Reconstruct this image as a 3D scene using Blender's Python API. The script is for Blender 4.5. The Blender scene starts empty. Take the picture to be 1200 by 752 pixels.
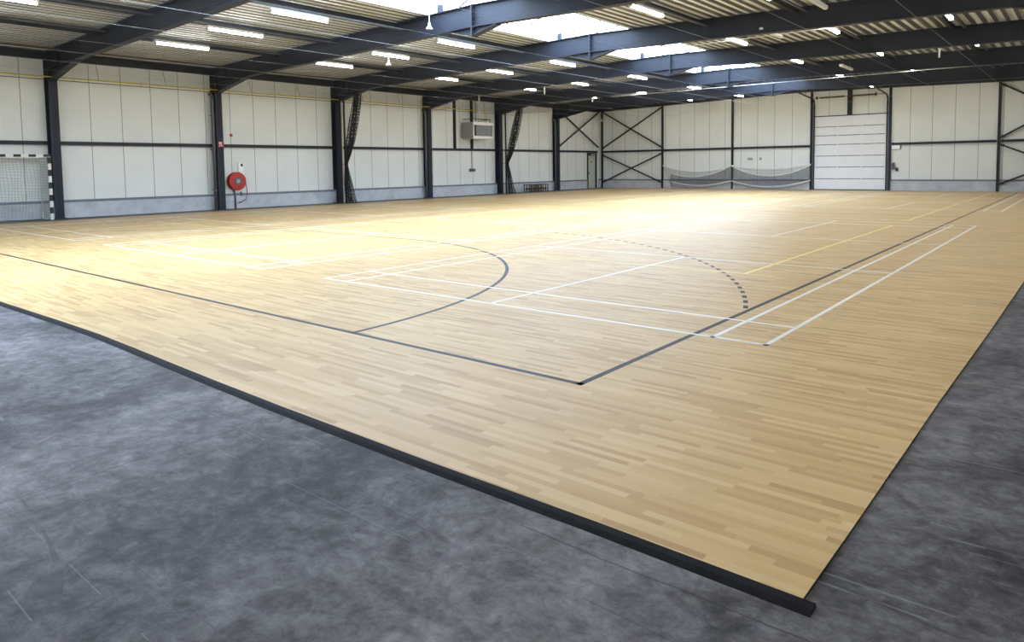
import bpy, bmesh, math, random
from mathutils import Vector, Matrix
random.seed(7)
S = bpy.context.scene
COL = S.collection

# ------------------------------------------------------------------ materials
def new_mat(name):
    m = bpy.data.materials.new(name); m.use_nodes = True
    nt = m.node_tree
    return m, nt, nt.nodes['Principled BSDF']

def N(nt, kind, **kw):
    n = nt.nodes.new(kind)
    for k, v in kw.items():
        setattr(n, k, v)
    return n

def M_(nt, op, a, b=None, c=None):
    n = nt.nodes.new('ShaderNodeMath'); n.operation = op
    for i, v in enumerate((a, b, c)):
        if v is None: continue
        if isinstance(v, (int, float)): n.inputs[i].default_value = v
        else: nt.links.new(v, n.inputs[i])
    return n.outputs[0]

def mix(nt, fac, a, b):
    n = nt.nodes.new('ShaderNodeMix'); n.data_type = 'RGBA'
    for sock, v in ((n.inputs[0], fac), (n.inputs[6], a), (n.inputs[7], b)):
        if isinstance(v, (int, float)): sock.default_value = v
        elif isinstance(v, tuple): sock.default_value = (*v, 1)
        else: nt.links.new(v, sock)
    return n.outputs[2]

def ramp(nt, fac, stops):
    n = nt.nodes.new('ShaderNodeValToRGB')
    el = n.color_ramp.elements
    while len(el) < len(stops): el.new(0.5)
    for e, (p, c) in zip(el, stops):
        e.position = p; e.color = (*c, 1)
    nt.links.new(fac, n.inputs[0])
    return n.outputs[0]

def noise(nt, vec, scale, detail=4, rough=.55, dist=0.0):
    n = N(nt, 'ShaderNodeTexNoise')
    n.inputs['Scale'].default_value = scale; n.inputs['Detail'].default_value = detail
    n.inputs['Roughness'].default_value = rough; n.inputs['Distortion'].default_value = dist
    nt.links.new(vec, n.inputs['Vector'])
    return n.outputs['Fac']

def bump(nt, bs, height, strength, dist=.002):
    b = N(nt, 'ShaderNodeBump'); b.inputs['Strength'].default_value = strength
    b.inputs['Distance'].default_value = dist
    nt.links.new(height, b.inputs['Height']); nt.links.new(b.outputs[0], bs.inputs['Normal'])

def paint(name, col, rough=.5, metal=0.0, var=.06, scale=3.0, spec=.5):
    """painted or plain surface with a little procedural unevenness"""
    m, nt, bs = new_mat(name)
    tc = N(nt, 'ShaderNodeTexCoord')
    f = noise(nt, tc.outputs['Object'], scale)
    lo = tuple(c * (1 - var) for c in col); hi = tuple(min(1, c * (1 + var)) for c in col)
    nt.links.new(ramp(nt, f, [(.3, lo), (.7, hi)]), bs.inputs['Base Color'])
    bs.inputs['Roughness'].default_value = rough; bs.inputs['Metallic'].default_value = metal
    bs.inputs['Specular IOR Level'].default_value = spec
    return m

def emit(name, col, strength):
    m, nt, bs = new_mat(name)
    bs.inputs['Base Color'].default_value = (*col, 1)
    bs.inputs['Emission Color'].default_value = (*col, 1)
    bs.inputs['Emission Strength'].default_value = strength
    bs.inputs['Roughness'].default_value = .4
    return m

def wood_floor_mat():
    m, nt, bs = new_mat('parquet')
    tc = N(nt, 'ShaderNodeTexCoord'); sp = N(nt, 'ShaderNodeSeparateXYZ')
    nt.links.new(tc.outputs['Object'], sp.inputs[0])
    x, y = sp.outputs[0], sp.outputs[1]
    w, L = .042, .46
    row = M_(nt, 'FLOOR', M_(nt, 'DIVIDE', y, w))
    wn = N(nt, 'ShaderNodeTexWhiteNoise'); wn.noise_dimensions = '1D'
    nt.links.new(row, wn.inputs['W'])
    col = M_(nt, 'FLOOR', M_(nt, 'ADD', M_(nt, 'DIVIDE', x, L), M_(nt, 'MULTIPLY', wn.outputs['Value'], 9.0)))
    cb = N(nt, 'ShaderNodeCombineXYZ'); nt.links.new(row, cb.inputs[0]); nt.links.new(col, cb.inputs[1])
    w2 = N(nt, 'ShaderNodeTexWhiteNoise'); w2.noise_dimensions = '2D'
    nt.links.new(cb.outputs[0], w2.inputs['Vector'])
    c = ramp(nt, w2.outputs['Value'], [(0.0, (.43, .255, .098)), (.15, (.50, .315, .128)), (.5, (.575, .385, .168)), (.8, (.61, .42, .192)), (1.0, (.66, .47, .228))])
    mp = N(nt, 'ShaderNodeMapping'); mp.inputs['Scale'].default_value = (3, 60, 1)
    nt.links.new(tc.outputs['Object'], mp.inputs[0])
    g = noise(nt, mp.outputs[0], 1.5, 5, .6, .4)
    c = mix(nt, M_(nt, 'MULTIPLY', M_(nt, 'SUBTRACT', g, .35), .35), c, (.40, .26, .12))
    nt.links.new(c, bs.inputs['Base Color'])
    bs.inputs['Roughness'].default_value = .43
    bs.inputs['Specular IOR Level'].default_value = .38
    return m

def concrete_mat():
    m, nt, bs = new_mat('polished_concrete')
    tc = N(nt, 'ShaderNodeTexCoord'); o = tc.outputs['Object']
    big = noise(nt, o, .55, 5, .6, .3)
    mid = noise(nt, o, 2.6, 8, .72, .6)
    mp = N(nt, 'ShaderNodeMapping'); mp.inputs['Scale'].default_value = (1.3, 2.6, 1); mp.inputs['Rotation'].default_value = (0, 0, .35)
    nt.links.new(o, mp.inputs[0])
    trow = noise(nt, mp.outputs[0], 3.2, 8, .75, 1.2)
    fine = noise(nt, o, 9.0, 8, .78, .5)
    f = M_(nt, 'ADD', M_(nt, 'ADD', M_(nt, 'MULTIPLY', big, .34), M_(nt, 'MULTIPLY', mid, .30)), M_(nt, 'ADD', M_(nt, 'MULTIPLY', trow, .16), M_(nt, 'MULTIPLY', fine, .28)))
    c = ramp(nt, f, [(.45, (0.0336, 0.0323, 0.0370)), (.505, (0.0784, 0.0756, 0.0840)), (.55, (0.1366, 0.1322, 0.1456)), (.60, (0.2128, 0.2072, 0.2240)), (.66, (0.3360, 0.3282, 0.3472))])
    # brownish stains beside the mat edge
    st = noise(nt, o, 1.1, 3, .5)
    c = mix(nt, M_(nt, 'MULTIPLY', M_(nt, 'GREATER_THAN', st, .66), .25), c, (.12, .11, .085))
    # pale scratches and dark hairlines: thin bands of stretched noise
    def hair(rot, sx, sy, th, off, g0):
        mpp = N(nt, 'ShaderNodeMapping'); mpp.inputs['Rotation'].default_value = (0, 0, rot); mpp.inputs['Scale'].default_value = (sx, sy, 1); mpp.inputs['Location'].default_value = (off, off * 1.7, 0)
        nt.links.new(o, mpp.inputs[0])
        v = noise(nt, mpp.outputs[0], 1.0, 0.0, .4)
        ln = M_(nt, 'LESS_THAN', M_(nt, 'ABSOLUTE', M_(nt, 'SUBTRACT', v, .5)), th)
        gate = M_(nt, 'GREATER_THAN', noise(nt, o, 2.1 + off * .01, 2, .5), g0)
        return M_(nt, 'MULTIPLY', ln, gate)
    for rot, off in ((.5, 3.1), (-.9, 8.3), (-.25, 5.2)):
        c = mix(nt, M_(nt, 'MULTIPLY', hair(rot, .04, 2.4, .0022, off, .54), .28), c, (.34, .35, .38))
    for rot, off in ((1.3, 1.9), (.2, 11.9), (-.6, 15.3)):
        c = mix(nt, M_(nt, 'MULTIPLY', hair(rot, .06, 1.6, .0016, off, .54), .5), c, (.045, .047, .058))
    # sawn joints
    sp = N(nt, 'ShaderNodeSeparateXYZ'); nt.links.new(o, sp.inputs[0])
    wob = M_(nt, 'MULTIPLY', M_(nt, 'SUBTRACT', noise(nt, o, 1.3, 3, .6), .5), .05)
    j1 = M_(nt, 'LESS_THAN', M_(nt, 'ABSOLUTE', M_(nt, 'ADD', M_(nt, 'ADD', sp.outputs[0], 1.79), wob)), .0035)
    j2 = M_(nt, 'LESS_THAN', M_(nt, 'ABSOLUTE', M_(nt, 'ADD', M_(nt, 'ADD', sp.outputs[1], 3.44), wob)), .0028)
    j2 = M_(nt, 'MULTIPLY', j2, M_(nt, 'GREATER_THAN', sp.outputs[0], .2))
    c = mix(nt, M_(nt, 'MULTIPLY', M_(nt, 'MAXIMUM', j1, j2), .75), c, (.03, .03, .035))
    nt.links.new(c, bs.inputs['Base Color'])
    r = N(nt, 'ShaderNodeMapRange'); r.inputs[3].default_value = .42; r.inputs[4].default_value = .6
    nt.links.new(mid, r.inputs[0]); nt.links.new(r.outputs[0], bs.inputs['Roughness'])
    bs.inputs['Specular IOR Level'].default_value = .10
    bump(nt, bs, mid, .12, .004)
    return m

def panel_mat(axis, pitch, phase):
    """sandwich wall panels: a dark joint every metre and faint fine profiling"""
    m, nt, bs = new_mat('wall_panel')
    tc = N(nt, 'ShaderNodeTexCoord'); sp = N(nt, 'ShaderNodeSeparateXYZ'); nt.links.new(tc.outputs['Object'], sp.inputs[0])
    u = M_(nt, 'DIVIDE', M_(nt, 'SUBTRACT', sp.outputs[axis], phase), pitch)
    fr = M_(nt, 'FRACT', u)
    j = M_(nt, 'LESS_THAN', M_(nt, 'MINIMUM', fr, M_(nt, 'SUBTRACT', 1.0, fr)), .011)
    ripple = M_(nt, 'SINE', M_(nt, 'MULTIPLY', u, 2 * math.pi * 10))
    n = noise(nt, tc.outputs['Object'], .8, 3)
    c = ramp(nt, n, [(.3, (.71, .725, .69)), (.7, (.76, .775, .745))])
    c = mix(nt, M_(nt, 'MULTIPLY', M_(nt, 'GREATER_THAN', ripple, .86), .10), c, (.45, .45, .42))
    c = mix(nt, M_(nt, 'MULTIPLY', j, .8), c, (.12, .12, .12))
    nt.links.new(c, bs.inputs['Base Color'])
    bs.inputs['Roughness'].default_value = .5
    bump(nt, bs, ripple, .25, .002)
    return m

def plinth_mat():
    m, nt, bs = new_mat('plinth_concrete')
    tc = N(nt, 'ShaderNodeTexCoord')
    f = noise(nt, tc.outputs['Object'], 2.2, 7, .65)
    nt.links.new(ramp(nt, f, [(.3, (.40, .42, .45)), (.55, (.52, .54, .57)), (.75, (.58, .60, .62))]), bs.inputs['Base Color'])
    bs.inputs['Roughness'].default_value = .8
    return m

STEEL = paint('anthracite_steel', (.019, .023, .035), .5, var=.10, scale=1.3, spec=.3)
STEEL_L = paint('anthracite_trim', (.022, .024, .031), .5, spec=.3)
GREYCAP = paint('grey_trim', (.17, .185, .21), .5)
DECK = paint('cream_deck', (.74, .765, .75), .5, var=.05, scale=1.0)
DECKSHADE = paint('deck_rib_shade', (.26, .26, .255), .6, var=.1, scale=2.0)  # stands for the shade between the deck ribs, as a darker grey
WOOD = wood_floor_mat()
CONC = concrete_mat()
PAN_L = panel_mat(1, .994, 1.68)
PAN_F = panel_mat(0, .996, -2.36)
PLINTH = plinth_mat()
BLACKTAPE = paint('black_line', (.018, .018, .025), .5, scale=8, spec=.25)
WHITETAPE = paint('white_line', (.82, .83, .84), .35, var=.03)
YELLOWTAPE = paint('yellow_line', (.80, .68, .16), .35, var=.04)
RUBBER = paint('black_rubber', (.012, .012, .015), .7, var=.3, scale=6, spec=.1)
FOAM = paint('dark_foam', (.012, .012, .012), .9)
GREYPIPE = paint('grey_pipe', (.10, .105, .115), .4)
WHITEP = paint('white_paint', (.78, .78, .76), .4, var=.03)
DOORW = paint('door_white', (.78, .79, .805), .4, var=.03)
DOORSEAM = paint('door_seam', (.10, .105, .12), .5)
DOORL = paint('cream_door', (.52, .54, .44), .45)
YELLOWP = paint('yellow_gas_pipe', (.62, .50, .025), .4)
PURE = paint('bright_white', (.88, .88, .88), .4, var=.01)
REDP = paint('red_paint', (.42, .022, .02), .35, var=.08)
REDD = paint('dark_red_paint', (.25, .014, .014), .4)
SILVER = paint('galvanised', (.48, .50, .52), .35, metal=.7)
NETB = paint('black_net', (.012, .012, .014), .8)
NETG = paint('grey_net', (.16, .165, .18), .8)
NETW = paint('pale_net', (.30, .36, .36), .8)
NETC = paint('ceiling_net_cord', (.04, .04, .045), .9, spec=.1)
ROPE = paint('beige_rope', (.55, .47, .30), .8)
CORDW = paint('white_cord', (.75, .74, .70), .7)
GRILLE = paint('heater_grille', (.30, .31, .33), .45)
HEATG = paint('heater_case', (.33, .335, .32), .45)
BROWNW = paint('dark_brown_wood', (.075, .050, .032), .55, var=.2, scale=9)
WIREM = paint('steel_wire', (.34, .34, .34), .6)
BLACKP = paint('black_paint', (.012, .012, .014), .4)
TUBE = emit('lit_tube', (.98, .985, .955), 42.0)
SKYLIT = emit('backlit_polycarbonate', (.58, .76, 1.0), 14.0)

# ------------------------------------------------------------------ mesh builder
class MB:
    def __init__(s): s.v = []; s.f = []
    def add(s, vs, fs):
        o = len(s.v); s.v += [tuple(p) for p in vs]; s.f += [tuple(i + o for i in f) for f in fs]; return s
    def box(s, x0, x1, y0, y1, z0, z1):
        return s.add([(x0, y0, z0), (x1, y0, z0), (x1, y1, z0), (x0, y1, z0), (x0, y0, z1), (x1, y0, z1), (x1, y1, z1), (x0, y1, z1)],
                     [(0, 3, 2, 1), (4, 5, 6, 7), (0, 1, 5, 4), (1, 2, 6, 5), (2, 3, 7, 6), (3, 0, 4, 7)])
    def bar(s, a, b, w, h=None, up=(0, 0, 1)):
        a, b = Vector(a), Vector(b); h = h or w
        d = (b - a).normalized(); u = Vector(up)
        if abs(d.dot(u)) > .98: u = Vector((1, 0, 0))
        sx = d.cross(u).normalized() * (w / 2); sz = sx.cross(d).normalized() * (h / 2)
        vs = [p + q for p in (a, b) for q in (-sx - sz, sx - sz, sx + sz, -sx + sz)]
        return s.add(vs, [(0, 1, 2, 3), (7, 6, 5, 4), (0, 4, 5, 1), (1, 5, 6, 2), (2, 6, 7, 3), (3, 7, 4, 0)])
    def tube(s, pts, r, n=8):
        pts = [Vector(p) for p in pts]; rings = []
        for i, p in enumerate(pts):
            t = (pts[min(i + 1, len(pts) - 1)] - pts[max(i - 1, 0)]).normalized()
            u = Vector((0, 0, 1)) if abs(t.z) < .95 else Vector((1, 0, 0))
            a = t.cross(u).normalized(); b = a.cross(t)
            rr = r[i] if isinstance(r, (list, tuple)) else r
            rings.append([p + (a * math.cos(2 * math.pi * k / n) + b * math.sin(2 * math.pi * k / n)) * rr for k in range(n)])
        vs = [q for rg in rings for q in rg]; fs = []
        for i in range(len(pts) - 1):
            for k in range(n):
                fs.append((i * n + k, i * n + (k + 1) % n, (i + 1) * n + (k + 1) % n, (i + 1) * n + k))
        fs += [tuple(range(n - 1, -1, -1)), tuple(range((len(pts) - 1) * n, len(pts) * n))]
        return s.add(vs, fs)
    def prism(s, poly, axis, a, b):
        """extrude a 2D polygon along axis ('x','y','z') from a to b"""
        n = len(poly)
        def P(p, t): return {'x': (t, p[0], p[1]), 'y': (p[0], t, p[1]), 'z': (p[0], p[1], t)}[axis]
        vs = [P(p, a) for p in poly] + [P(p, b) for p in poly]
        fs = [tuple(range(n)), tuple(range(2 * n - 1, n - 1, -1))] + [(i, i + n, (i + 1) % n + n, (i + 1) % n) for i in range(n)]
        return s.add(vs, fs)
    def lathe(s, prof, c, axis='x', n=28):
        """revolve (radius, offset) profile about an axis through c"""
        c = Vector(c); vs = []; m = len(prof)
        for k in range(n):
            a = 2 * math.pi * k / n; ca, sa = math.cos(a), math.sin(a)
            for r, h in prof:
                q = {'x': (h, r * ca, r * sa), 'z': (r * ca, r * sa, h), 'y': (r * ca, h, r * sa)}[axis]
                vs.append(c + Vector(q))
        fs = []
        for k in range(n):
            k2 = (k + 1) % n
            for i in range(m - 1): fs.append((k * m + i, k * m + i + 1, k2 * m + i + 1, k2 * m + i))
        return s.add(vs, fs)
    def build(s, name, mat, parent=None, origin=None, smooth=False):
        me = bpy.data.meshes.new(name)
        o = bpy.data.objects.new(name, me)
        org = Vector(origin) if origin is not None else Vector((0, 0, 0))
        me.from_pydata([Vector(p) - org for p in s.v], [], s.f)
        bm = bmesh.new(); bm.from_mesh(me); bmesh.ops.recalc_face_normals(bm, faces=bm.faces); bm.to_mesh(me); bm.free()
        me.materials.append(mat)
        if smooth:
            for p in me.polygons: p.use_smooth = True
        COL.objects.link(o)
        o.location = org
        if parent is not None:
            o.parent = parent
            o.location = org - parent_world(parent)
        return o

def parent_world(p):
    v = Vector(p.location)
    while p.parent is not None:
        p = p.parent; v = v + Vector(p.location)
    return v

def thing(name, label, cat, loc=(0, 0, 0), group=None, kind=None):
    o = bpy.data.objects.new(name, None); COL.objects.link(o)
    o.location = loc; o.empty_display_size = .2
    return tag(o, label, cat, group, kind)

def tag(o, label, cat, group=None, kind=None):
    o['label'] = label; o['category'] = cat
    if group: o['group'] = group
    if kind: o['kind'] = kind
    return o

def struct(o, label=None, cat=None, group=None):
    o['kind'] = 'structure'
    if label: o['label'] = label; o['category'] = cat
    if group: o['group'] = group
    return o

# ------------------------------------------------------------------ dimensions
XW, XR, XRIDGE = -24.40, 3.14, -10.63          # left wall face, right wall face, ridge
YN, YF = -9.0, 35.20                           # near wall face, end wall face
ZF = -.012                                     # concrete; the mat's top is z = 0
SK0, SK1 = -12.30, -9.20                       # skylight opening
def zd(x): return 5.74 - .023 * abs(x - XRIDGE)   # underside of roof deck
def fy(k): return 2.488 + 5.5125 * k
FRAMES = list(range(-1, 6))
ORD = ['first', 'second', 'third', 'fourth', 'fifth', 'sixth', 'seventh']

# ------------------------------------------------------------------ setting
struct(MB().box(XW - .1, XR + .1, YN - .1, YF + .1, ZF - .25, ZF).build('floor', CONC), 'worn blue-grey polished concrete slab around the wooden sports floor', 'floor')
D0, D1, DZ = -10.14, -6.34, 4.05               # sectional door opening
DS0, DS1, DSZ = 33.86, 34.80, 2.20             # small side door in the left wall
w = MB().box(XW - .1, XW, YN, DS0, ZF, 5.7).box(XW - .1, XW, DS1, YF, ZF, 5.7).box(XW - .1, XW, DS0, DS1, DSZ, 5.7)
struct(w.build('wall_left', PAN_L), 'long cream panelled side wall behind the dark columns', 'wall')
w = MB().box(XW - .1, D0, YF, YF + .1, ZF, 5.9).box(D1, XR + .1, YF, YF + .1, ZF, 5.9).box(D0, D1, YF, YF + .1, DZ, 5.9)
struct(w.build('wall_far', PAN_F), 'cream panelled end wall with the big white door', 'wall')
struct(MB().box(XR, XR + .1, YN, YF, ZF, 5.7).build('wall_right', PAN_L), 'cream panelled side wall out of view', 'wall')
struct(MB().box(XW - .1, XR + .1, YN - .1, YN, ZF, 5.9).build('wall_near', PAN_F), 'cream panelled wall out of view', 'wall')
# plinths
struct(MB().box(XW, XW + .04, YN, DS0 - .06, ZF, .50).build('baseboard_left', PLINTH), 'pale grey concrete plinth along the long side wall', 'plinth')
struct(MB().box(XW, D0 - .1, YF - .04, YF, ZF, .50).build('baseboard_far', PLINTH), 'pale concrete plinth on the end wall, from corner to big door', 'plinth')
struct(MB().box(D1 + .1, XR, YF - .04, YF, ZF, .50).build('baseboard_far.001', PLINTH), 'pale concrete plinth on the end wall beyond the big door', 'plinth')
struct(MB().box(XW, XW + .055, YN, DS0 - .06, .50, .585).build('trim_1', GREYCAP), 'grey strip on top of the side wall plinth', 'trim')
struct(MB().box(XW, D0 - .1, YF - .055, YF, .50, .585).build('trim_2', GREYCAP), 'grey strip on top of the end wall plinth before the door', 'trim')
struct(MB().box(D1 + .1, XR, YF - .055, YF, .50, .585).build('trim_3', GREYCAP), 'grey strip on top of the end wall plinth past the door', 'trim')

# roof deck: trapezoidal sheet, ribs running along the hall
def deck(x0, x1, name, label, y0=YN, y1=YF):
    P, dh = .28, .125
    pts = []; n = int(round((x1 - x0) / P)); p = (x1 - x0) / n
    for i in range(n):
        a = x0 + i * p
        for fr, up in ((0, 0), (.40, 0), (.56, dh), (.84, dh)):
            xx = a + fr * p; pts.append((xx, zd(xx) + up))
    pts.append((x1, zd(x1)))
    low = [Vector((q[0], q[1])) for q in pts]
    mb = MB()
    for a, b in zip(low[:-1], low[1:]):
        mb.add([(a.x, y0, a.y), (b.x, y0, b.y), (b.x, y1, b.y), (a.x, y1, a.y)], [(0, 1, 2, 3)])
    # insulation and membrane on top
    zt0, zt1 = zd(x0) + .22, zd(x1) + .22
    mb.add([(x0, y0, zt0), (x1, y0, zt1), (x1, y1, zt1), (x0, y1, zt0)], [(0, 1, 2, 3)])
    mb.add([(x0, y0, low[0].y), (x0, y1, low[0].y), (x0, y1, zt0), (x0, y0, zt0)], [(0, 1, 2, 3)])
    mb.add([(x1, y0, low[-1].y), (x1, y1, low[-1].y), (x1, y1, zt1), (x1, y0, zt1)], [(0, 1, 2, 3)])
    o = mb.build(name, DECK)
    o.data.materials.append(DECKSHADE)            # rib side faces painted darker grey, shade of the recesses put into colour
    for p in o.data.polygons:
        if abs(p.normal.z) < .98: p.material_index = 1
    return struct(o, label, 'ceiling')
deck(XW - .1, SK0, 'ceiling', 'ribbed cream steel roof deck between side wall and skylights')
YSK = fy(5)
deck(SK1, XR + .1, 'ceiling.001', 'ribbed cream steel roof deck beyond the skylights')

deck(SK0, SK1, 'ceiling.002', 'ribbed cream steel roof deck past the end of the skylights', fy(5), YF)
# skylight upstands and one glazed vault per bay
for i, x in enumerate((SK0, SK1)):
    struct(MB().box(x - .06, x + .004, YN, YSK, zd(x) - .02, 5.96).build('trim_%d' % (4 + i), WHITEP) if i == 0 else
           MB().box(x - .004, x + .06, YN, YSK, zd(x) - .02, 5.96).build('trim_%d' % (4 + i), WHITEP),
           'white kerb along the %s edge of the ridge skylights' % ('wall-side', 'far')[i], 'trim')
ys = [YN] + [fy(k) for k in FRAMES]
cx, hw, rise = (SK0 + SK1) / 2, (SK1 - SK0) / 2, .42
def arc(t, r=1.0, dz=0):
    a = math.pi * t
    return (cx - hw * math.cos(a) * r, 5.95 + dz + rise * math.sin(a) * r)
wn = 0
for i, (a, b) in enumerate(zip(ys[:-1], ys[1:])):
    wn += 1
    mb = MB(); n = 14
    for k in range(n):
        (xa, za), (xb, zb) = arc(k / n), arc((k + 1) / n)
        mb.add([(xa, a, za), (xb, a, zb), (xb, b, zb), (xa, b, za)], [(0, 1, 2, 3)])
        mb.add([(xa, a, za + .03), (xb, a, zb + .03), (xb, b, zb + .03), (xa, b, za + .03)], [(0, 1, 2, 3)])
    nm = {0: 'out of view', 1: 'nearest, at the top edge of the view'}.get(i, '%s strip counted from the camera' % ORD[min(i - 1, 6)])
    g = struct(mb.build('window_%d' % wn, SKYLIT), 'bright ridge skylight vault, ' + nm, 'skylight')
    nb = 5
    for j in range(1, nb):
        y = a + (b - a) * j / nb
        t = MB().tube([(arc(q / n)[0], y, arc(q / n)[1] - .012) for q in range(n + 1)], .03, 6)
        t.build('glazing_bar', BROWNW, g)

# ------------------------------------------------------------------ columns and rafters
FRW, XC = .27, -24.03       # flange width and inner flange face of the wall columns
def i_column(x_in, x_out, y, z1):
    """I section, flanges facing along x, web along x"""
    t, tw = .022, .014
    s = 1 if x_in > x_out else -1
    mb = MB()
    mb.box(min(x_in, x_in - s * t), max(x_in, x_in - s * t), y - FRW / 2, y + FRW / 2, ZF, z1)
    mb.box(min(x_out, x_out + s * t), max(x_out, x_out + s * t), y - FRW / 2, y + FRW / 2, ZF, z1)
    mb.box(min(x_in, x_out), max(x_in, x_out), y - tw / 2, y + tw / 2, ZF, z1)
    return mb
COLLAB = {0: 'dark steel column beside the striped handball goal', 1: 'dark steel column with the small red sign, beside the hose reel',
          2: 'dark steel column with the nearer gathered black net', 3: 'dark steel column between the nearer black net and the wall heater',
          4: 'dark steel column between the wall heater and the farther black net', 5: 'dark steel column between the low benches and the corner side door',
          -1: 'dark steel column out of view before the handball goal'}
for k in FRAMES:
    y = fy(k)
    for side in (0, 1):
        if side == 1 and k > 1 and False: continue
        xi, xo = (XC, XW + .01) if side == 0 else (2 * XRIDGE - XC, XR - .01)
        c = i_column(xi, xo, y, zd(xi) - .02).build('steel_column', STEEL, origin=(xi, y, ZF))
        tag(c, COLLAB[k] if side == 0 else 'dark steel column of the near side wall, %s frame' % ORD[k + 1], 'column', 'steel columns along the side walls', 'thing' if side == 0 else 'structure')
        a, b = min(xi, xo) , max(xi, xo)
        if side == 0: b += .04
        else: a -= .04
        MB().box(a, b, y - .19, y + .19, ZF, ZF + .02).build('base_plate', STEEL, c)
RD, RF = .575, .22
def rafter_half(sgn, x_end):
    pass
RAFLAB = {-1: 'dark steel roof beam out of view overhead', 0: 'nearest dark roof beam in view, rising from the column beside the goal', 1: 'dark roof beam rising from the column beside the hose reel',
          2: 'dark roof beam rising from the column with the nearer black net', 3: 'dark roof beam rising from the column before the wall heater',
          4: 'dark roof beam rising from the column with the farther black net', 5: 'farthest dark roof beam, rising from the column beside the benches'}
for k in FRAMES:
    y = fy(k)
    r = thing('roof_beam', RAFLAB[k], 'beam', (XRIDGE, y, 5.1), 'dark roof beams across the hall', 'thing')
    mb = MB()
    for s in (-1, 1):
        xe = XC + .002 if s < 0 else 2 * XRIDGE - XC - .002
        top0, top1 = zd(XRIDGE) - .03, zd(xe) - .03
        for dz0, dz1, wd in ((0, -.02, RF), (-RD + .02, -RD, RF), (-.02, -RD + .02, .013)):
            xs = sorted((XRIDGE, xe))
            tz = (top0, top1) if xs[0] == XRIDGE else (top1, top0)
            mb.prism([(xs[0], tz[0] + dz0), (xs[1], tz[1] + dz0), (xs[1], tz[1] + dz1), (xs[0], tz[0] + dz1)], 'y', y - wd / 2, y + wd / 2)
    mb.build('beam', STEEL, r, origin=(XRIDGE, y, 5.1))
    for s in (-1, 1):
        xf = XC if s < 0 else 2 * XRIDGE - XC
        d = -s
        x1 = xf + d * 2.25
        zb0, zb1 = 4.47, zd(x1) - .03 - RD
        h = MB().prism([(xf, zb0), (x1, zb1), (xf, zd(xf) - .03 - RD)], 'y', y - .007, y + .007)
        h.prism([(xf, zb0), (x1, zb1), (x1, zb1 - .02), (xf, zb0 - .02)], 'y', y - RF / 2, y + RF / 2)
        h.build('haunch', STEEL, r, origin=(xf, y, 4.8))
        xs_ = xf + d * .75
        MB().box(xs_ - .01, xs_ + .01, y - RF / 2, y + RF / 2, zd(xs_) - .05 - RD + .04, zd(xs_) - .05).build('stiffener', STEEL, r)
    ap = zd(XRIDGE) - .03
    MB().box(XRIDGE - .022, XRIDGE + .022, y - RF / 2 - .005, y + RF / 2 + .005, 4.90, ap + .01).build('end_plate', STEEL, r)
    for s in (-1, 1):
        xa = XRIDGE + s * .85; za = zd(xa) - .03 - RD
        h = MB().prism([(XRIDGE + s * .02, 4.93), (xa, za), (XRIDGE + s * .02, ap - RD)], 'y', y - .006, y + .006)
        h.prism([(XRIDGE + s * .02, 4.93), (xa, za), (xa, za - .018), (XRIDGE + s * .02, 4.912)], 'y', y - RF / 2, y + RF / 2)
        h.build('apex_haunch', STEEL, r)
    for zz in (4.98, 5.10, 5.25, 5.40, 5.55):
        for sy in (-.075, .075):
            MB().tube([(XRIDGE + .022, y + sy, zz), (XRIDGE + .062, y + sy, zz)], .02, 6).build('bolt', STEEL, r)
    if k < 5: MB().box(-11.93, -11.81, y - .06, y + .06, zd(-11.87) - .03, 5.90).build('stub_post', STEEL, r)

# end frame against the far wall
POSTS = [(-24.06, 'dark corner post where the two walls meet'), (-19.48, 'dark post between the crossed braces and the hung nets'), (-14.82, 'dark post in the middle of the hung nets'),
         (-10.24, 'dark post left of the white sectional door'), (-6.27, 'dark post beyond the white sectional door'), (-1.53, 'dark end wall post with braces beyond it'), (2.8, 'end wall corner post out of view')]
for x, lab in POSTS:
    c = MB().box(x - .06, x + .06, 35.09, 35.10, ZF, zd(x) - .25).box(x - .06, x + .06, 35.17, 35.18, ZF, zd(x) - .25).box(x - .04, x + .04, 35.10, 35.17, ZF, zd(x) - .25)
    tag(c.build('wall_post', STEEL_L, origin=(x, 35.1, ZF)), lab, 'post', 'posts of the end wall', 'thing')
e = MB()
for x0, x1 in ((XW, XRIDGE), (XRIDGE, XR)):
    e.prism([(x0, zd(x0) - .03), (x1, zd(x1) - .03), (x1, zd(x1) - .27), (x0, zd(x0) - .27)], 'y', 35.02, 35.19)
tag(e.build('edge_beam', STEEL_L), 'dark sloping beam along the top of the end wall', 'beam', None, 'thing')

# girts and eaves beams
tn = 6
ysl = [YN] + [fy(k) for k in FRAMES] + [DS0 + 1.1]
for i, (a, b) in enumerate(zip(ysl[:-1], ysl[1:])):
    struct(MB().box(XW, XW + .11, a + .02, b - .02, 2.40, 2.52).build('trim_%d' % tn, STEEL_L), 'dark horizontal rail halfway up the side wall, bay %s' % ORD[min(i, 6)], 'rail'); tn += 1
    struct(MB().box(XW, XW + .14, a + .02, b - .02, 5.14, 5.40).build('trim_%d' % tn, STEEL_L), 'dark beam along the top of the side wall, bay %s' % ORD[min(i, 6)], 'beam'); tn += 1
xs = [p[0] for p in POSTS]
GL = ['between corner and second post', 'between second and third post', 'between third post and white door', None, 'between white door and next post', 'past the last post in view']
for i, (a, b) in enumerate(zip(xs[:-1], xs[1:])):
    if i == 3: continue
    struct(MB().box(a + .09, b - .09, YF - .11, YF, 2.385, 2.505).build('trim_%d' % tn, STEEL_L), 'dark rail halfway up the end wall ' + GL[i], 'rail'); tn += 1

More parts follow.
